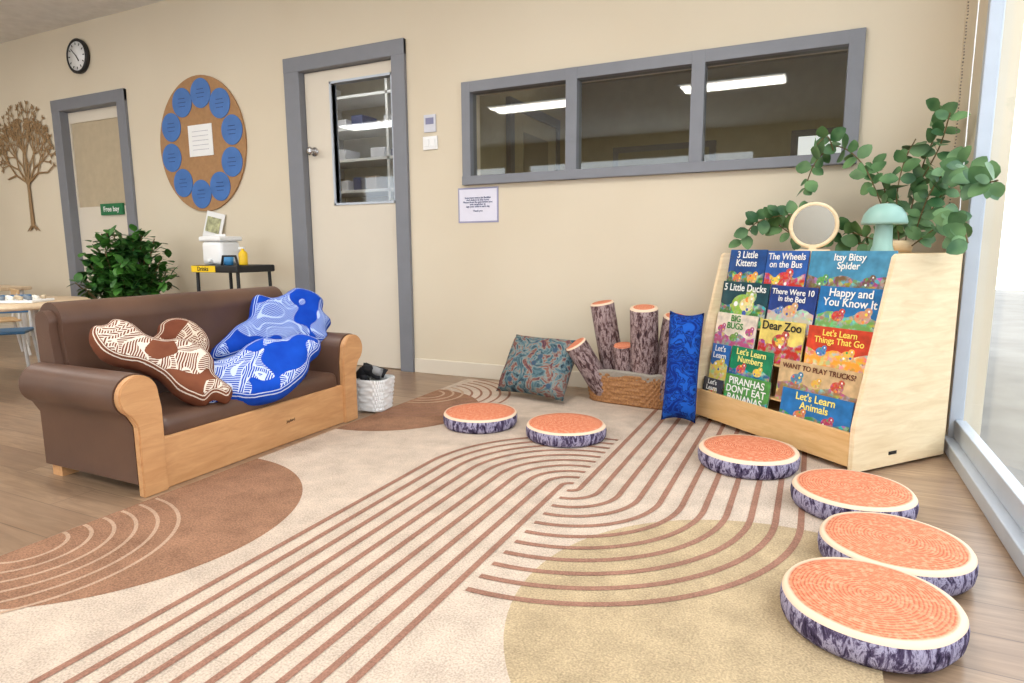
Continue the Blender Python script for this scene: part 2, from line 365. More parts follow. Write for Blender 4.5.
for i in range(10):
    r=.035+.063*i
    strip([(LX-r,RY0)]+[(LX-r,RY0+(LY-RY0)*k/10) for k in range(1,10)]+arc(LX,LY,r,180,90),.019,.0117,2)
for i in range(11):
    r=.035+.071*i
    strip(arc(LX,LY,r,-90,0)+[(LX+r,RY1)],.019,.0117,2)
mesh('area_rug',bm,[R0,R1,R2,R3,R4])
# ---------------- sofa ----------------
n=N('brown_leather',.42); v=n.co(); f=n.noise(v,120,3); g=n.noise(v,4,3); n.col(n.ramp(g,[(.3,rgb(84,60,48)),(.7,rgb(102,74,58))])); n.bump(f,.12,.002); M_lea=n.m
so=empty('sofa')
def arm_prof(sgn,y0):
    pts=[(y0+sgn*.10,.045)]
    cx,cz,R=y0+sgn*.085,.36,.076
    pts+= [(y0+sgn*.10,.25)]
    for i in range(21):
        a=math.radians(-60+i*(240)/20); pts.append((cx+sgn*R*math.cos(a),cz+R*math.sin(a)))
    pts+=[(y0,.30),(y0,.045)]
    return pts
def arm(sgn,y0,nm):
    p=arm_prof(sgn,y0)
    o=extrude_profile(nm,p,-2.62,-2.075,M_lea,so,smooth=True)
    cx=sum(a for a,b in p)/len(p);cz=sum(b for a,b in p)/len(p)
    o2=extrude_profile(nm+'_front_panel',[(cx+(a-cx)*.93,.0 if b<.05 else cz+(b-cz)*.95) for a,b in p],-2.075,-2.045,M_pine,so,smooth=False,bev=.004)
arm(-1,1.42,'arm_near'); arm(1,2.36,'arm_far')
box2('seat_base',(-2.56,1.42,.045),(-2.09,2.36,.18),M_lea,so)
box2('front_rail',(-2.09,1.40,.0),(-2.06,2.38,.19),M_pine,so,bev=.006)
o=box('seat_cushion',(.5,.94,.09),(-2.32,1.89,.212),M_lea,so,bev=.035,seg=5); smooth_angle(o,60)
bp=[(-2.44,.2),(-2.60,.05),(-2.64,.05),(-2.66,.45)]
for i in range(15):
    a=math.radians(180-i*200/14); bp.append((-2.59+.075*math.cos(a),.585+.075*math.sin(a)))
bp+=[(-2.5,.42),(-2.46,.28)]
o=extrude_profile('backrest',bp,1.345,2.5,M_lea,so,axis='Y')
bmx=bmesh.new(); bmx.from_mesh(o.data); ends=[e for e in bmx.edges if abs(e.verts[0].co.y-e.verts[1].co.y)<1e-5 and len(e.link_faces)==2]
bmesh.ops.bevel(bmx,geom=ends,offset=.03,segments=4,affect='EDGES'); bmx.to_mesh(o.data); bmx.free(); smooth_angle(o,50)
text('logo','Jaybird',.05,.02,(-2.0585,2.02,.1),(math.pi/2,0,math.pi/2),M_black,so)
for y in (1.36,2.42): box2('foot',(-2.60,y-.03,0),(-2.54,y+.03,.046),M_pine,so)
# ---------- plush cushions : stuffed flat animal shapes with printed line art ----------
def smooth_outline(P,k=6):
    out=[];n=len(P)
    for i in range(n):
        a,b,c,d=[Vector(P[(i+j-1)%n]) for j in range(4)]
        for q in range(k):
            t=q/k; out.append(.5*((2*b)+(c-a)*t+(2*a-5*b+4*c-d)*t*t+(3*b-a-3*c+d)*t**3))
    return out
def inflate(name,outline,mat,parent,D=.055,T=.055,step=.0085):
    O=smooth_outline(outline); n=len(O)
    def inside(x,y):
        c=False
        for i in range(n):
            a=O[i];b=O[(i+1)%n]
            if (a.y>y)!=(b.y>y) and x<(b.x-a.x)*(y-a.y)/(b.y-a.y)+a.x: c=not c
        return c
    def near(x,y):
        best=1e9;bp=None
        for i in range(n):
            a=O[i];b=O[(i+1)%n]; ab=b-a; L=ab.length_squared
            t=0 if L==0 else max(0,min(1,((x-a.x)*ab.x+(y-a.y)*ab.y)/L)); p=a+ab*t; d=math.hypot(p.x-x,p.y-y)
            if d<best: best=d;bp=p
        return best,bp
    x0=min(p.x for p in O)-step;x1=max(p.x for p in O)+step;y0=min(p.y for p in O)-step;y1=max(p.y for p in O)+step
    nx=int((x1-x0)/step)+1;ny=int((y1-y0)/step)+1
    ins={(i,j):inside(x0+i*step,y0+j*step) for i in range(nx+1) for j in range(ny+1)}
    bm=bmesh.new(); lay=bm.verts.layers.float.new('edge_d'); V={}
    def vert(i,j,s):
        x=x0+i*step;y=y0+j*step; d,p=near(x,y)
        if not ins[i,j] or d<step*.35:
            k=(i,j,0)
            if k not in V: V[k]=bm.verts.new((p.x,p.y,0)); V[k][lay]=0
            return V[k]
        k=(i,j,s)
        if k not in V:
            h=T*math.sqrt(max(0,1-(1-min(d/D,1))**2))*(1+.18*noise.noise(Vector((x*9,y*9,s))))
            V[k]=bm.verts.new((x,y,s*h)); V[k][lay]=d
        return V[k]
    for s in (1,-1):
        for i in range(nx):
            for j in range(ny):
                q=[(i,j),(i+1,j),(i+1,j+1),(i,j+1)]
                if not any(ins[a] for a in q): continue
                vs=[vert(a,b,s) for a,b in q]
                if s<0: vs=vs[::-1]
                try: bm.faces.new(vs)
                except ValueError: pass
    bmesh.ops.remove_doubles(bm,verts=bm.verts,dist=.0004)
    bmesh.ops.dissolve_degenerate(bm,edges=bm.edges,dist=.0003)
    o=mesh(name,bm,mat,parent=parent,smooth=True)
    m=o.modifiers.new('sm','SMOOTH'); m.factor=.5;m.iterations=2
    return o
def plushmat(name,base,base2,line,k=1.0,loc=(0,0,0),rot=.5):
    n=N(name,.9,spec=.2); at=n.n('ShaderNodeAttribute'); at.attribute_name='edge_d'; d=at.outputs['Fac']
    v=n.co(loc=loc); wob=n.noise(v,9,2); dd=n.math('ADD',d,n.math('MULTIPLY',n.math('SUBTRACT',wob,.5),.016))
    def band(a,b): return n.math('MULTIPLY',n.math('GREATER_THAN',dd,a),n.math('LESS_THAN',dd,b))
    out=n.math('MAXIMUM',band(.012,.0150),band(.021,.0240))
    iso=n.noise(v,6,1,.4,.4)
    cont=n.math('LESS_THAN',n.math('FRACT',n.math('MULTIPLY',iso,15)),.2)
    hat=[]
    for a in (rot,rot+1.4):
        w=n.n('ShaderNodeTexWave'); w.inputs['Scale'].default_value=36; w.inputs['Distortion'].default_value=6; w.inputs['Detail'].default_value=1; w.inputs['Detail Scale'].default_value=.5; n.l(n.co(rot=(0,0,a)),w.inputs['Vector']); hat.append(n.math('GREATER_THAN',w.outputs['Fac'],.6))
    sel=n.math('LESS_THAN',n.math('FRACT',n.math('MULTIPLY',iso,15/2)),.5)
    h=n.math('ADD',n.math('MULTIPLY',hat[0],sel),n.math('MULTIPLY',hat[1],n.math('SUBTRACT',1.0,sel)))
    zone=n.math('GREATER_THAN',n.noise(n.co(loc=(loc[0]+3,1,2)),6,1),.45*k)
    inner=n.math('MULTIPLY',n.math('MULTIPLY',n.math('MAXIMUM',h,cont),zone),n.math('GREATER_THAN',dd,.026))
    c=n.mix(n.noise(v,14,3),base,base2); c=n.mix(n.math('MAXIMUM',out,inner),c,line); n.col(c); n.bump(n.noise(v,14,2),.5,.012); return n.m
M_pbl=plushmat('plush_blue',rgb(10,54,160),rgb(22,84,200),rgb(200,212,232),.94)
M_pbl_b=plushmat('plush_blue_sparse',rgb(8,48,150),rgb(18,76,190),rgb(176,194,226),1.06,(2,0,0),1.1)
M_pbr=plushmat('plush_brown',rgb(96,52,36),rgb(142,86,60),rgb(226,214,198),.9,(5,0,0),.2)
M_pbr2=plushmat('plush_brown_dark',rgb(90,46,32),rgb(132,76,52),rgb(216,200,180),1.0,(8,0,0),.9)
def plush(centre,U,V,cpx,sx,sy,pts,mat,T=.055):
    U=Vector(U).normalized(); V=Vector(V); V=(V-U*V.dot(U)).normalized(); W=U.cross(V)
    e=empty('plush_animal_cushion'); m=Matrix((U,V,W)).transposed().to_4x4(); m.translation=Vector(centre); e.matrix_world=m
    inflate('stuffed_body',[((x-cpx[0])*sx,(cpx[1]-y)*sy) for x,y in pts],mat,e,T=T); return e
plush((-2.235,1.565,.415),(.50,.86,-.12),(-.5,.25,.83),(150,371),.0039,.0045,[(88,350),(90,338),(100,336),(108,330),(124,334),(136,344),(150,348),(164,346),(178,350),(190,358),(196,368),(196,380),(204,388),(212,396),(206,408),(194,404),(184,410),(170,406),(158,398),(146,385),(128,376),(108,371),(96,364)],M_pbr,.06)
plush((-2.34,1.70,.475),(.45,.89,0),(-.5,.25,.83),(180,346),.0046,.0045,[(150,352),(158,342),(166,336),(169,327),(180,321),(194,324),(204,335),(208,350),(202,366),(188,372),(172,370),(156,366)],M_pbr2,.05)
plush((-2.12,1.915,.335),(.42,.9,.06),(-.55,.27,.75),(258,374),.0049,.0050,[(196,374),(204,362),(220,359),(240,356),(254,348),(268,344),(284,348),(300,345),(313,350),(320,358),(315,368),(305,374),(298,385),(285,395),(268,403),(245,404),(226,399),(212,404),(203,398),(206,388)],M_pbl,.065)
plush((-2.37,2.25,.49),(.45,.89,0),(-.5,.25,.83),(281,325),.0060,.0054,[(241,335),(250,326),(262,318),(266,306),(272,295),(284,299),(294,296),(305,290),(319,295),(327,305),(324,317),(329,328),(322,338),(323,349),(312,352),(296,348),(280,352),(262,352),(248,357),(236,360),(228,356),(231,345)],M_pbl_b,.06)
# ---------------- log slices ----------------
def barkm(name,a,b,c,d,sc=1):
    n=N(name,.9,spec=.2); v=n.co(scale=(1,1,.35)); f=n.noise(v,46*sc,6,.75,.6); n.col(n.ramp(f,[(.36,a),(.47,b),(.55,c),(.64,d)])); n.bump(f,.4,.01); return n.m
M_bark=barkm('bark_print',rgb(34,28,50),rgb(84,72,100),rgb(178,172,196),rgb(74,60,86))
M_bark2=barkm('bark_brown_print',rgb(46,34,40),rgb(104,78,76),rgb(176,156,154),rgb(90,62,60),1.3)
def ringm(name,R,nr=22,edge0=.88):
    n=N(name,.85,spec=.2); v=n.co(); sp=n.n('ShaderNodeSeparateXYZ'); n.l(v,sp.inputs[0])
    rr=n.math('SQRT',n.math('ADD',n.math('MULTIPLY',sp.outputs[0],sp.outputs[0]),n.math('MULTIPLY',sp.outputs[1],sp.outputs[1])))
    rn=n.math('DIVIDE',rr,R); wob=n.noise(v,1.2/R,3); rw=n.math('ADD',rn,n.math('MULTIPLY',wob,.17))
    rg=n.math('FRACT',n.math('MULTIPLY',rw,nr)); nz=n.noise(v,14/R,3,.7)
    tone=n.ramp(rg,[(0,rgb(158,62,42)),(.3,rgb(220,122,86)),(.7,rgb(226,136,98)),(1,rgb(170,70,48))])
    big=n.noise(v,.8/R,2)
    tone=n.mix(n.ramp(nz,[(.45,(0,0,0,1)),(.72,(.75,.75,.75,1))]),tone,rgb(238,182,146))
    tone=n.mix(n.math('MULTIPLY',big,.35),tone,rgb(228,156,120))
    edge=n.ramp(n.math('ADD',rn,n.math('MULTIPLY',wob,.05)),[(0,(0,0,0,1)),(edge0+.02,(0,0,0,1)),(edge0+.06,(1,1,1,1))]); n.col(n.mix(edge,tone,rgb(234,208,180))); return n.m
M_ring=ringm('tree_ring_print',.185); M_ringS=ringm('tree_ring_small',.062,7,.86)
def slice_(name,x,y,R,H,z=0,mt=None,mb=None,tilt=(0,0,0),seed=0,parent=None,top=True):
    bm=bmesh.new(); n=72; prof=[(.94,0),(.985,.012),(1,.03),(1,H-.022),(.985,H-.008),(.955,H),(.7,H+.004),(.3,H+.004),(0,H+.004)]
    if R<.1: prof=[(.94,0),(1,.008),(1,H*.33),(1,H*.66),(1,H-.008),(.94,H),(.5,H+.003),(0,H+.003)]
    rings=[]
    for k,(a,z2) in enumerate(prof):
        if a==0: rings.append([bm.verts.new((0,0,z2))]);continue
        ring=[]
        for i in range(n):
            t=2*math.pi*i/n; w=1+.03*noise.noise(Vector((math.cos(t)*1.3,math.sin(t)*1.3,seed)))
            rr=R*a*w*1; ring.append(bm.verts.new((rr*math.cos(t),rr*math.sin(t),z2)))
        rings.append(ring)
    bm.faces.new(rings[0][::-1]).material_index=1
    for k,(a,b) in enumerate(zip(rings,rings[1:])):
        mi=0 if prof[k][1]>=H-.0085 else 1
        for i in range(n):
            j=(i+1)%n
            f=bm.faces.new((a[i],a[j],b[0])) if len(b)==1 else bm.faces.new((a[i],a[j],b[j],b[i]))
            f.material_index=mi
    return mesh(name,bm,[mt or M_ring,mb or M_bark],(x,y,z),tilt,parent,True)
for i,(x,y,R,H) in enumerate([(-1.41,2.59,.18,.062),(-.965,2.57,.18,.062),(-.19,2.52,.188,.065),(.155,2.23,.182,.065),(.235,1.86,.184,.065),(.155,1.52,.184,.066)]):
    slice_('log_slice_cushion',x,y,R,H,.0125,seed=i*3.1,tilt=(0,0,i*1.3))
# ---------------- basket of logs ----------------
def wicker(name,w,d,h,rows,mat,parent,loc,taper=.88,cols=48,amp=.006,rz=0):
    bm=bmesh.new(); prev=None; sub=rows*4
    def rr(t,w,d):
        a=t*2*math.pi; e=5.
        cx=abs(math.cos(a))**(2/e)*math.copysign(1,math.cos(a)); sy=abs(math.sin(a))**(2/e)*math.copysign(1,math.sin(a)); return cx*w/2,sy*d/2
    per=cols*4
    for k in range(sub+1):
        z=h*k/sub; s=taper+(1-taper)*k/sub; row=k//4
        ring=[]
        for i in range(per):
            t=i/per; x,y=rr(t,w*s,d*s); L=math.hypot(x,y)
            q=amp*(math.sin(2*math.pi*t*cols+(math.pi if row%2 else 0))*abs(math.sin(math.pi*(k%4)/4)))+amp*.4*abs(math.sin(math.pi*(k%4)/4))
            ring.append(bm.verts.new((x+x/L*q,y+y/L*q,z)))
        if prev:
            for i in range(per): bm.faces.new((prev[i],prev[(i+1)%per],ring[(i+1)%per],ring[i]))
        else: bm.faces.new(ring[::-1])
        prev=ring
    return mesh(name,bm,mat,loc,(0,0,rz),parent,True)
bk=empty('log_basket',(-.855,3.34,.0125),-.12)
wicker('wicker_body',.52,.26,.17,9,wood('wicker_brown',rgb(120,78,46),rgb(190,136,84),(40,40,40),.6),bk,(0,0,0))
def sup(w,d,h,name,mat,z0):
    bm=bmesh.new(); rings=[]
    for (s,z) in ((.97,z0),(1.03,z0+.03),(1.06,z0+h),(1.0,z0+h+.008),(.95,z0+h),(.93,z0)):
        ring=[]
        for i in range(96):
            a=i/96*2*math.pi; e=5.; cx=abs(math.cos(a))**(2/e)*math.copysign(1,math.cos(a)); sy=abs(math.sin(a))**(2/e)*math.copysign(1,math.sin(a))
            q=1+.008*math.sin(i*1.7); ring.append(bm.verts.new((cx*w/2*s*q,sy*d/2*s*q,z+.004*math.sin(i*.9))))
        rings.append(ring)
    for a,b in zip(rings,rings[1:]):
        for i in range(96): bm.faces.new((a[i],a[(i+1)%96],b[(i+1)%96],b[i]))
    return mesh(name,bm,mat,parent=bk,smooth=True)
M_lin=fabric('liner_fabric',rgb(160,152,140)); sup(.52,.26,.038,'liner',M_lin,.142)
for i,(px,py,h,R,tx,ty) in enumerate([(-.12,.035,.50,.066,.14,-.13),(-.15,-.055,.32,.062,.34,-.45),(-.03,-.05,.28,.05,.16,0),(.075,-.035,.49,.073,.17,.03),(.15,.03,.45,.066,.16,.20),(.18,-.05,.36,.058,.2,.42)]):
    slice_('log_%d'%i,px,py,R,h,.05,M_ringS,M_bark2,(tx,ty,0),h*9,bk)
# teal patterned cushion
def floral():
    n=N('floral_teal',.9,spec=.2); v=n.co(); vo=n.n('ShaderNodeTexVoronoi'); vo.inputs['Scale'].default_value=13; n.l(v,vo.inputs['Vector'])
    a=n.ramp(n.noise(v,11,3,.6,2.5),[(.34,rgb(44,54,64)),(.45,rgb(82,110,118)),(.52,rgb(130,140,134)),(.57,rgb(136,94,80)),(.68,rgb(84,56,70))]); n.col(n.mix(n.ramp(vo.outputs['Distance'],[(.15,(1,1,1,1)),(.25,(0,0,0,1))]),a,rgb(62,84,104))); return n.m
fc=pillow('scatter_cushion',.45,.37,.17,floral(),(-1.375,3.22,.19),(math.radians(56),0,math.radians(-10)))
def bluep():
    n=N('blue_print',.9,spec=.2); v=n.co(); f=n.noise(v,14,2,.5,2); n.col(n.ramp(f,[(.40,rgb(12,40,116)),(.46,rgb(22,76,172)),(.52,rgb(14,32,92)),(.58,rgb(28,88,184))])); n.bump(f,.3,.01); return n.m
bc2=pillow('blue_fabric_cushion',.16,.53,.14,bluep(),(-.54,3.02,.285),(math.radians(80),math.radians(3),math.radians(12)))
# ---------------- small basket next to sofa ----------------
sb=empty('small_basket',(-2.07,2.62,.0),.1)
wicker('woven_body',.19,.17,.17,8,M_white,sb,(0,0,.012),.82,26,.005)
for i in range(9): 
    slice_x=random.uniform(-.06,.06); o=pillow('sock_%d'%i,.09,.06,.04,flat('dark_cloth',rgb(30,30,34),.9) if i%3 else flat('grey_cloth',rgb(150,150,150),.9),(slice_x,random.uniform(-.05,.05),.18+random.uniform(-.01,.04)),(random.random(),random.random(),random.random()*3),sb,6)
# ---------------- book display shelf ----------------
th=math.radians(-40.5); SO=(-.515,3.145,.0125); SH=empty('book_display_shelf',SO,th)
W_,D_=.90,.54
sp=[(0,0),(D_,0),(D_,.81),(.165,.81),(.15,.80),(.006,.20),(0,.17)]
for x,nm in ((0,'side_left'),(W_-.018,'side_right')): extrude_profile(nm,sp,x,x+.018,M_birch,SH,bev=.0025)
box2('front_lip',(.018,.002,.02),(W_-.018,.018,.15),M_birch2,SH,bev=.003)
box2('bottom',(.018,.018,.02),(W_-.018,D_,.035),M_birch2,SH); box2('back_panel',(.018,D_-.012,.02),(W_-.018,D_,.81),M_birch2,SH)
box2('top_board',(.018,.215,.795),(W_-.018,D_-.012,.81),M_birch2,SH)
rows=[(.022,.055),(.058,.19),(.094,.33),(.130,.47),(.166,.612)]
lean=math.radians(8)
for k,(y,z) in enumerate(rows):
    if k: box2('ledge_%d'%k,(.018,y+.0,z-.010),(W_-.018,y+.03,z-.002),M_birch2,SH)
box('top_backing',(W_-.036,.008,.19),(W_/2,.166+.036,.612+.095),M_birch2,SH,(-lean,0,0))
box2('logo_plate',(W_+.0005,.2,.045),(W_+.002,.245,.058),M_black,SH)
bkE=empty('picture_books',SO,th)
wt=rgb(245,245,240)
books=[ # row, f0,f1, h, colour, title, textcol, scene colour, decos
(4,.0,.27,.215,rgb(30,76,140),'3 Little\nKittens',wt,rgb(60,110,60),[(.7,.36,.14,rgb(240,170,60)),(.3,.36,.12,rgb(220,120,60))]),
(4,.275,.54,.21,rgb(44,94,170),'The Wheels\non the Bus',wt,rgb(200,50,40),[(.5,.40,.2,rgb(210,50,40)),(.3,.36,.1,rgb(250,210,60))]),
(4,.55,.99,.21,rgb(70,142,176),'Itsy Bitsy\nSpider',wt,rgb(120,90,60),[(.75,.42,.12,rgb(110,80,60)),(.2,.40,.12,rgb(90,160,70))]),
(3,.0,.34,.205,rgb(26,70,80),'5 Little Ducks',wt,rgb(70,120,60),[(.5,.46,.34,rgb(150,190,70)),(.58,.48,.2,rgb(240,225,150))]),
(3,.35,.64,.20,rgb(34,62,130),'There Were 10\nin the Bed',wt,rgb(200,190,170),[(.5,.46,.17,rgb(220,170,120)),(.25,.44,.1,rgb(90,130,190))]),
(3,.65,.99,.21,rgb(36,116,176),"Happy and\nYou Know It",wt,rgb(120,170,90),[(.72,.46,.16,rgb(215,150,110)),(.35,.44,.13,rgb(200,60,50))]),
(2,.01,.31,.195,rgb(230,216,196),'BIG\nBUGS',rgb(60,140,60),rgb(190,90,130),[(.16,.6,.12,rgb(190,80,130)),(.86,.6,.12,rgb(190,80,130)),(.5,.42,.12,rgb(120,160,70))]),
(2,.34,.62,.19,rgb(228,206,110),'Dear Zoo',rgb(40,40,40),rgb(190,50,40),[(.5,.52,.22,rgb(190,60,40)),(.5,.5,.12,rgb(240,190,70))]),
(2,.64,.99,.19,rgb(206,70,44),"Let's Learn\nThings That Go",rgb(250,226,100),rgb(250,170,60),[(.65,.44,.14,rgb(240,190,70)),(.25,.46,.12,rgb(70,130,190))]),
(1,.03,.17,.185,rgb(50,110,180),"Let's\nLearn",wt,rgb(230,200,90),[(.5,.44,.18,rgb(240,210,80))]),
(1,.18,.47,.19,rgb(36,132,90),"Let's Learn\nNumbers",rgb(250,240,140),rgb(30,100,140),[(.3,.46,.14,rgb(210,70,60)),(.7,.46,.13,rgb(240,200,60))]),
(1,.52,.97,.175,rgb(206,176,130),'WANT TO PLAY TRUCKS?',rgb(110,60,40),rgb(160,120,80),[(.25,.58,.16,rgb(80,130,160)),(.75,.58,.16,rgb(200,80,50)),(.5,.56,.12,rgb(230,180,70))]),
(0,.02,.17,.155,rgb(60,60,70),"Let's\nLearn",wt,rgb(40,90,150),[(.5,.5,.2,rgb(210,170,80))]),
(0,.19,.50,.20,rgb(84,150,70),"PIRANHAS\nDON'T EAT\nBANANAS",wt,rgb(50,110,70),[(.85,.25,.12,rgb(60,90,60))]),
(0,.58,.97,.20,rgb(40,116,180),"Let's Learn\nAnimals",rgb(250,235,120),rgb(70,140,80),[(.3,.48,.14,rgb(220,130,60)),(.7,.47,.13,rgb(190,60,90))]),
]
dotc=[rgb(250,220,80),rgb(230,80,60),rgb(80,170,90),rgb(250,250,245),rgb(60,90,170),rgb(240,150,60)]
for i,(k,f0,f1,h,c,t,tc,c2,dec) in enumerate(books):
    y,z=rows[k]; x0=.02+f0*(W_-.04); x1=.02+f1*(W_-.04); w=x1-x0
    P=empty('book_%d'%i,((x0+x1)/2,y+.002,z)); P.rotation_euler=(-lean,random.uniform(-.012,.012),0); P.parent=bkE
    cm=flat('cover_%d'%i,c,.3,var=.25,sc=22)
    box('cover',(w,.006,h),(0,.003,h/2),cm,P,bev=.001); box('pages',(w-.006,.004,h-.006),(0,.008,h/2),M_white,P)
    bb=bmesh.new(); base=[(-w/2+.002,.002)]+[(-w/2+.002+(w-.004)*q/12,h*(.48+.05*math.sin(q*1.1+i))) for q in range(13)]+[(w/2-.002,.002)]
    fb=bb.faces.new([bb.verts.new((a,-.0004,b)) for a,b in base]); mesh('cover_scene',bb,busy('cover_scene_%d'%i,c2,.55,55),parent=P)
    for q,(fx,fz,rr,dc) in enumerate(dec):
        R_=rr*h*.9; cxx=(fx-.5)*w; czz=fz*h; md=busy('art_%d_%d'%(i,q),dc,.3,90)
        lathe('art_%d'%q,[(0,0),(R_,0),(R_,.0006*(q+2)),(0,.0006*(q+2))],md,(cxx,0,czz),(math.pi/2,0,0),P,20,False,1.15,.85)
        lathe('art_head_%d'%q,[(0,0),(R_*.55,0),(R_*.55,.0006*(q+2)+.0003),(0,.0006*(q+2)+.0003)],md,(cxx+R_*.7,0,czz+R_*.75),(math.pi/2,0,0),P,16,False)
        lathe('art_eye_%d'%q,[(0,0),(R_*.16,0),(R_*.16,.0006*(q+2)+.0007),(0,.0006*(q+2)+.0007)],M_white,(cxx+R_*.8,0,czz+R_*.85),(math.pi/2,0,0),P,10,False)
        for e in range(3):
            rr2=R_*.2; lathe('art_dot_%d_%d'%(q,e),[(0,0),(rr2,0),(rr2,.003),(0,.003)],flat('dot_%d'%((i+e)%6),dotc[(i+e)%6],.4),(cxx+R_*.7*math.cos(e*2.1+i),.001,czz+R_*.6*math.sin(e*2.1+i)),(math.pi/2,0,0),P,12,False)
    nl=t.count('\n')+1
    text('title',t,w*.9,h*{1:.2,2:.34,3:.56}[nl],(0,-.0035,h*{1:.86,2:.79,3:.66}[nl]),(math.pi/2,0,0),flat('ink_%d'%i,tc,.5,var=0),P,.0007)
cx_,sx_=math.cos(th),math.sin(th)
def shw(a,b,z): return (SO[0]+a*cx_-b*sx_,SO[1]+a*sx_+b*cx_,z)
ZT=.8235
# mirror
mi=empty('round_table_mirror',shw(.42,.285,ZT),math.radians(4))
tube('frame',[(.092*math.cos(a*math.pi/24),0,.118+.092*math.sin(a*math.pi/24)) for a in range(48)],.009,M_birch,mi,True)
lathe('mirror_glass',[(0,0),(.088,0),(.088,.004),(0,.004)],flat('mirror_silver',rgb(166,158,144),.22,1,var=0),(0,.002,.118),(math.pi/2+.05,0,.0),mi,48,False)
box('base',(.14,.07,.014),(0,0,.007),M_birch,mi,bev=.005); box('stem',(.03,.02,.026),(0,0,.022),M_birch,mi)
# mushroom lamp
M_mint=flat('mint_glaze',rgb(150,188,176),.35,var=.03)
ml=empty('mushroom_table_lamp',shw(.765,.26,ZT))
lathe('stem',[(0,0),(.040,0),(.041,.01),(.034,.03),(.03,.10),(.03,.13),(0,.13)],M_mint,parent=ml)
lathe('shade',[(0,.19),(.03,.187),(.055,.172),(.072,.148),(.080,.118),(.078,.11),(.06,.11),(.03,.113),(0,.114)],M_mint,parent=ml)
# ---------------- foliage ----------------
def leafm(name,a,b):
    n=N(name,.5); f=n.noise(n.co(),9,2); n.col(n.ramp(f,[(.35,a),(.65,b)])); return n.m
M_leaf=leafm('eucalyptus_leaf',rgb(36,82,40),rgb(108,146,92)); M_leaf2=leafm('bush_leaf',rgb(20,66,24),rgb(80,138,52)); M_stem=flat('stem_brown',rgb(104,86,52),.8)
def add_leaf(bm,p,d,up,L,Wd,fold=.15):
    d=d.normalized(); s=d.cross(up); 
    if s.length<1e-3: s=d.cross(Vector((1,0,0)))
    s.normalize(); nrm=s.cross(d)
    rows=[(0,.0),(.2,.7),(.45,1),(.7,.85),(.9,.45),(1,0)]
    prev=None
    for t,w in rows:
        c=p+d*L*t+nrm*(-.12*L*t*t)
        cur=[bm.verts.new(c-s*Wd*w/2+nrm*fold*Wd*w/2),bm.verts.new(c),bm.verts.new(c+s*Wd*w/2+nrm*fold*Wd*w/2)]
        if prev:
            for i in range(2):
                bm.faces.new((prev[i],prev[i+1],cur[i+1],cur[i]))
        prev=cur
def vine(parent,pts,dens,L=(.05,.085),wr=.76,nm='vine'):
    P=[Vector(p) for p in pts]; out=[]
    for i in range(len(P)-1):
        a=P[max(i-1,0)];b=P[i];c=P[i+1];d=P[min(i+2,len(P)-1)]
        for k in range(8):
            t=k/8; out.append(.5*((2*b)+(c-a)*t+(2*a-5*b+4*c-d)*t*t+(3*b-a-3*c+d)*t**3))
    out.append(P[-1]); tube(nm+'_stem',out,.0028,M_stem,parent)
    bm=bmesh.new(); acc=0
    for i in range(1,len(out)):
        acc+=(out[i]-out[i-1]).length
        while acc>dens:
            acc-=dens; T=(out[i]-out[i-1]).normalized()
            q=Vector((random.uniform(-1,1),random.uniform(-1,1),random.uniform(-.6,.8))); q=(q-T*q.dot(T)).normalized()
            for sg in (1,-1):
                dd=q*sg+T*random.uniform(.1,.6)+Vector((0,0,random.uniform(-.3,.2)))
                l=random.uniform(*L); pt=out[i]
                tip=pt+dd.normalized()*l
                if tip.y>3.585 or tip.x>.535: dd=Vector((-abs(dd.x),-abs(dd.y),dd.z))
                add_leaf(bm,pt,dd,Vector((random.uniform(-.7,.7),-1,random.uniform(0,1))),l,l*wr)
    mesh(nm+'_leaves',bm,M_leaf,parent=parent,smooth=True)
va=empty('trailing_eucalyptus_plant')
vine(va,[(.34,3.12,.85),(.36,3.2,1.0),(.40,3.28,1.2),(.45,3.32,1.36),(.45,3.35,1.44)],.04,nm='v1')
vine(va,[(.30,3.14,.85),(.24,3.2,1.05),(.16,3.25,1.22),(.06,3.3,1.30),(-.02,3.33,1.24),(-.06,3.34,1.12)],.046,nm='v2')
vine(va,[(.36,3.1,.85),(.40,3.05,1.05),(.45,2.95,1.15),(.48,2.8,1.12),(.49,2.62,1.06),(.5,2.46,1.05)],.04,nm='v3')
vine(va,[(.28,3.16,.86),(.1,3.25,.93),(-.08,3.34,1.0),(-.25,3.4,.98),(-.32,3.44,.92),(-.34,3.46,.88)],.036,nm='v4')
vine(va,[(.32,3.12,.85),(.30,3.15,1.05),(.32,3.2,1.2),(.36,3.24,1.3)],.04,nm='v5')
vine(va,[(.36,3.08,.85),(.44,3.02,.93),(.48,2.92,.96),(.49,2.84,.92),(.49,2.74,.86)],.032,nm='v6')
vine(va,[(.28,3.16,.85),(.05,3.3,.88),(-.1,3.4,.91),(-.22,3.46,1.0)],.036,nm='v7')
vine(va,[(.28,3.18,.85),(.26,3.25,1.1),(.2,3.3,1.22)],.042,nm='v8')
vine(va,[(.36,3.14,.85),(.42,3.16,.98),(.47,3.1,1.1),(.48,3.0,1.2)],.04,nm='v9')
vine(va,[(.05,3.28,1.28),(.02,3.25,1.34),(-.02,3.22,1.30)],.045,nm='v10')
vine(va,[(.38,3.24,1.1),(.44,3.2,1.25),(.46,3.14,1.38)],.045,nm='v11')
lathe('plant_pot',[(0,0),(.035,0),(.045,.05),(.04,.05),(.03,.045),(0,.045)],M_birch,(.33,3.12,ZT),parent=va)
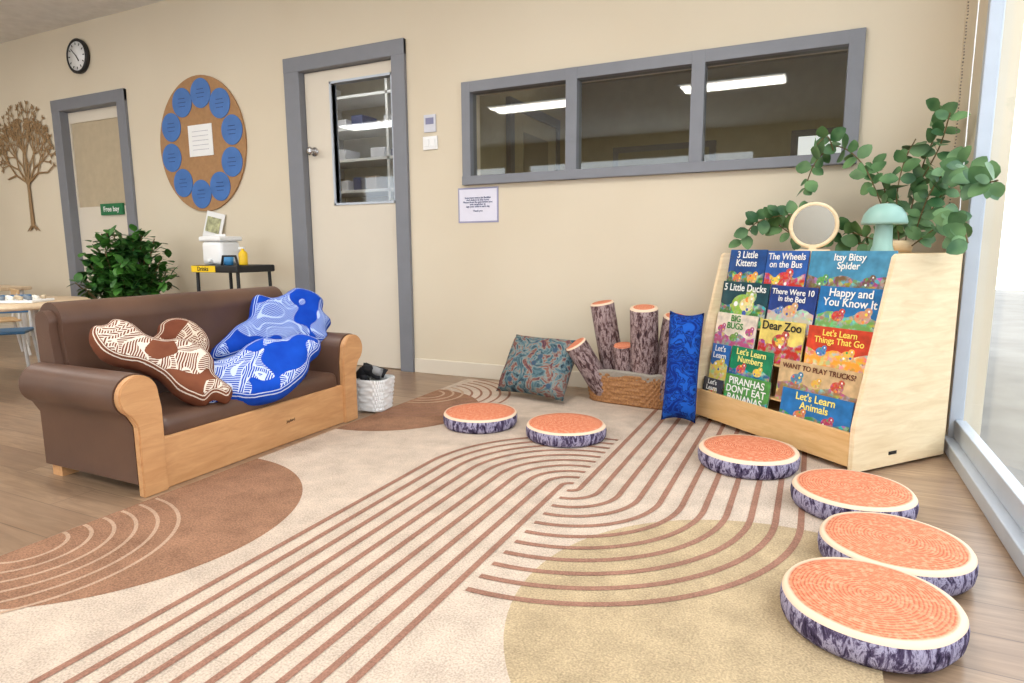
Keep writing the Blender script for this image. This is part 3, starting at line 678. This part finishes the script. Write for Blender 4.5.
# bush
bu=empty('potted_bush',(-4.76,3.1,0))
lathe('pot',[(0,0),(.13,0),(.17,.3),(.15,.3),(.14,.26),(0,.26)],flat('pot_charcoal',rgb(70,66,62),.6),parent=bu)
bm=bmesh.new()
stems=[]
for i in range(110):
    a=random.uniform(0,6.28); el=random.uniform(-.1,1.45); L=random.uniform(.22,.38)
    tip=Vector((L*math.cos(a)*math.cos(el)*1.0,L*math.sin(a)*math.cos(el),.60+L*math.sin(el)*1.12)); base=Vector((.03*math.cos(a),.03*math.sin(a),.28)); stems.append((base,tip))
    for k in range(13):
        t=.35+.65*k/12; p=base.lerp(tip,t)+Vector((0,0,.05*math.sin(t*3)))
        q=Vector((random.gauss(0,1),random.gauss(0,1),random.gauss(.3,.7))); add_leaf(bm,p,q,Vector((0,0,1)),random.uniform(.07,.11),random.uniform(.045,.065))
mesh('leaves',bm,M_leaf2,parent=bu,smooth=True)
for i,(a,b) in enumerate(stems[:25]): tube('branch_%d'%i,[a,b],.004,M_stem,bu)
# ---------------- drinks trolley ----------------
dt=empty('drink_station_table',(-3.78,3.25,0))
box('top',(.46,.34,.05),(0,0,.72),M_black,dt,bev=.01); box('yellow_rim',(.24,.004,.045),(-.10,-.173,.72),flat('yellow_plastic',rgb(240,200,30),.5),dt)
text('label','Drinks',.18,.03,(-.10,-.1765,.72),(math.pi/2,0,0),M_black,dt,.0008)
for x in (-.2,.2):
    for y in (-.14,.14): tube('leg',[(x,y,.70),(x*1.05,y*1.05,.008)],.012,M_black,dt)
tube('rail',[(.06,-.15,.745),(.08,-.15,.81),(.2,-.15,.81),(.22,-.15,.745)],.008,M_black,dt)
tube('lower_rail',[(-.205,-.145,.3),(.205,-.145,.3)],.01,M_black,dt)
wc=empty('water_cooler_jug',(-3.88,3.24,.746))
o=box('body',(.2,.18,.17),(0,0,.085),M_white,wc,bev=.03,seg=4); smooth_angle(o,60)
o=box('lid',(.22,.2,.035),(0,0,.185),M_white,wc,bev=.012,seg=3); box('handle',(.1,.02,.02),(0,0,.21),M_white,wc,bev=.006)
lathe('tap',[(0,0),(.014,0),(.014,.03),(0,.03)],M_white,(0,-.09,.03),(math.pi/2,0,0),wc)
sbt=empty('soap_bottle',(-3.62,3.2,.746)); lathe('bottle',[(0,0),(.028,0),(.03,.01),(.03,.08),(.02,.095),(.01,.1),(.01,.115),(0,.115)],flat('yellow_soap',rgb(240,196,30),.4),parent=sbt); box('pump',(.05,.014,.012),(-.012,0,.12),M_white,sbt)
cpb=empty('blue_cup',(-3.72,3.16,.746)); lathe('cup',[(0,0),(.03,0),(.036,.06),(.033,.06),(.028,.005),(0,.005)],flat('blue_plastic',rgb(70,150,210),.4),parent=cpb)
pl=empty('photo_card',(-4.34,WY-.03,1.04)); box('card',(.2,.006,.22),(0,0,0),M_white,pl,(-.15,.2,0)); box('picture',(.15,.003,.12),(0,-.006,.01),flat('card_pic',rgb(170,170,130),.6,var=.5,sc=25),pl,(-.15,.2,0))
# ---------------- play tables & chairs at left ----------------
M_tt=wood('table_beech',rgb(206,180,146),rgb(224,200,168),(2,12,2)); M_leg=flat('leg_white',rgb(214,210,204),.4)
t1=empty('round_play_table',(-4.45,2.08,0))
lathe('top',[(0,.52),(.46,.52),(.47,.53),(.47,.54),(.46,.55),(0,.55)],M_tt,parent=t1,n=64)
for a in (.5,2.1,3.7,5.3): tube('leg',[(.32*math.cos(a),.32*math.sin(a),.52),(.38*math.cos(a),.38*math.sin(a),.008)],.022,M_leg,t1)
tb=empty('peg_board_toy',(-4.3,2.1,.551),.5); box('tray',(.34,.2,.015),(0,0,.0075),M_white,tb,bev=.004)
for i in range(6):
    for j in range(3): lathe('peg_%d_%d'%(i,j),[(0,0),(.012,0),(.014,.02),(0,.024)],flat('peg_%d'%((i+j)%3),[rgb(236,232,220),rgb(200,180,150),rgb(120,130,140)][(i+j)%3],.5),(-.13+i*.052,-.06+j*.06,.015),parent=tb,n=12)
t2=empty('long_play_table',(-6.9,2.9,0)); box('top',(1.3,.6,.03),(0,0,.53),M_tt,t2,bev=.006)
for x in (-.58,.58):
    for y in (-.25,.25): tube('leg',[(x,y,.515),(x,y,.008)],.02,M_leg,t2)
def chair(x,y,rz,c):
    e=empty('childs_chair',(x,y,0),rz); box('seat',(.3,.3,.02),(0,0,.3),c,e,bev=.008)
    o=box('backrest',(.3,.018,.13),(0,.15,.48),c,e,bev=.006)
    for sx in (-.13,.13):
        tube('leg_f',[(sx,-.12,.29),(sx*1.15,-.15,.008)],.011,M_leg,e); tube('leg_b',[(sx,.15,.52),(sx,.14,.3),(sx*1.15,.18,.008)],.011,M_leg,e)
M_ch=flat('chair_beech',rgb(206,170,124),.5); M_chb=flat('chair_blue',rgb(60,110,150),.5)
chair(-5.05,2.38,.9,M_chb); chair(-5.95,2.75,-.3,M_ch); chair(-5.25,1.75,2.0,M_ch)
# ---------------- world, camera ----------------
w=bpy.data.worlds.new('w'); S.world=w; w.use_nodes=True; nt=w.node_tree; bg=nt.nodes['Background']
bg.inputs[0].default_value=(.86,.93,1,1); bg.inputs[1].default_value=3.7
f=627.8;th_,ps,ro=[math.radians(a) for a in (8.43,25.57,0.35)]
fh=Vector((-math.sin(ps),math.cos(ps),0)); r=Vector((math.cos(ps),math.sin(ps),0)); z=Vector((0,0,1))
c=fh*math.cos(th_)-z*math.sin(th_); d=-fh*math.sin(th_)-z*math.cos(th_)
r2=r*math.cos(ro)+d*math.sin(ro); d2=-r*math.sin(ro)+d*math.cos(ro)
cam=bpy.data.cameras.new('camera'); cam.sensor_width=36; cam.lens=f/1024*36; cam.clip_start=.05
co=bpy.data.objects.new('camera',cam); link(co)
m=Matrix((r2,-d2,-c)).transposed().to_4x4(); m.translation=Vector((0,0,.85)); co.matrix_world=m; S.camera=co
S.view_settings.view_transform='Standard'
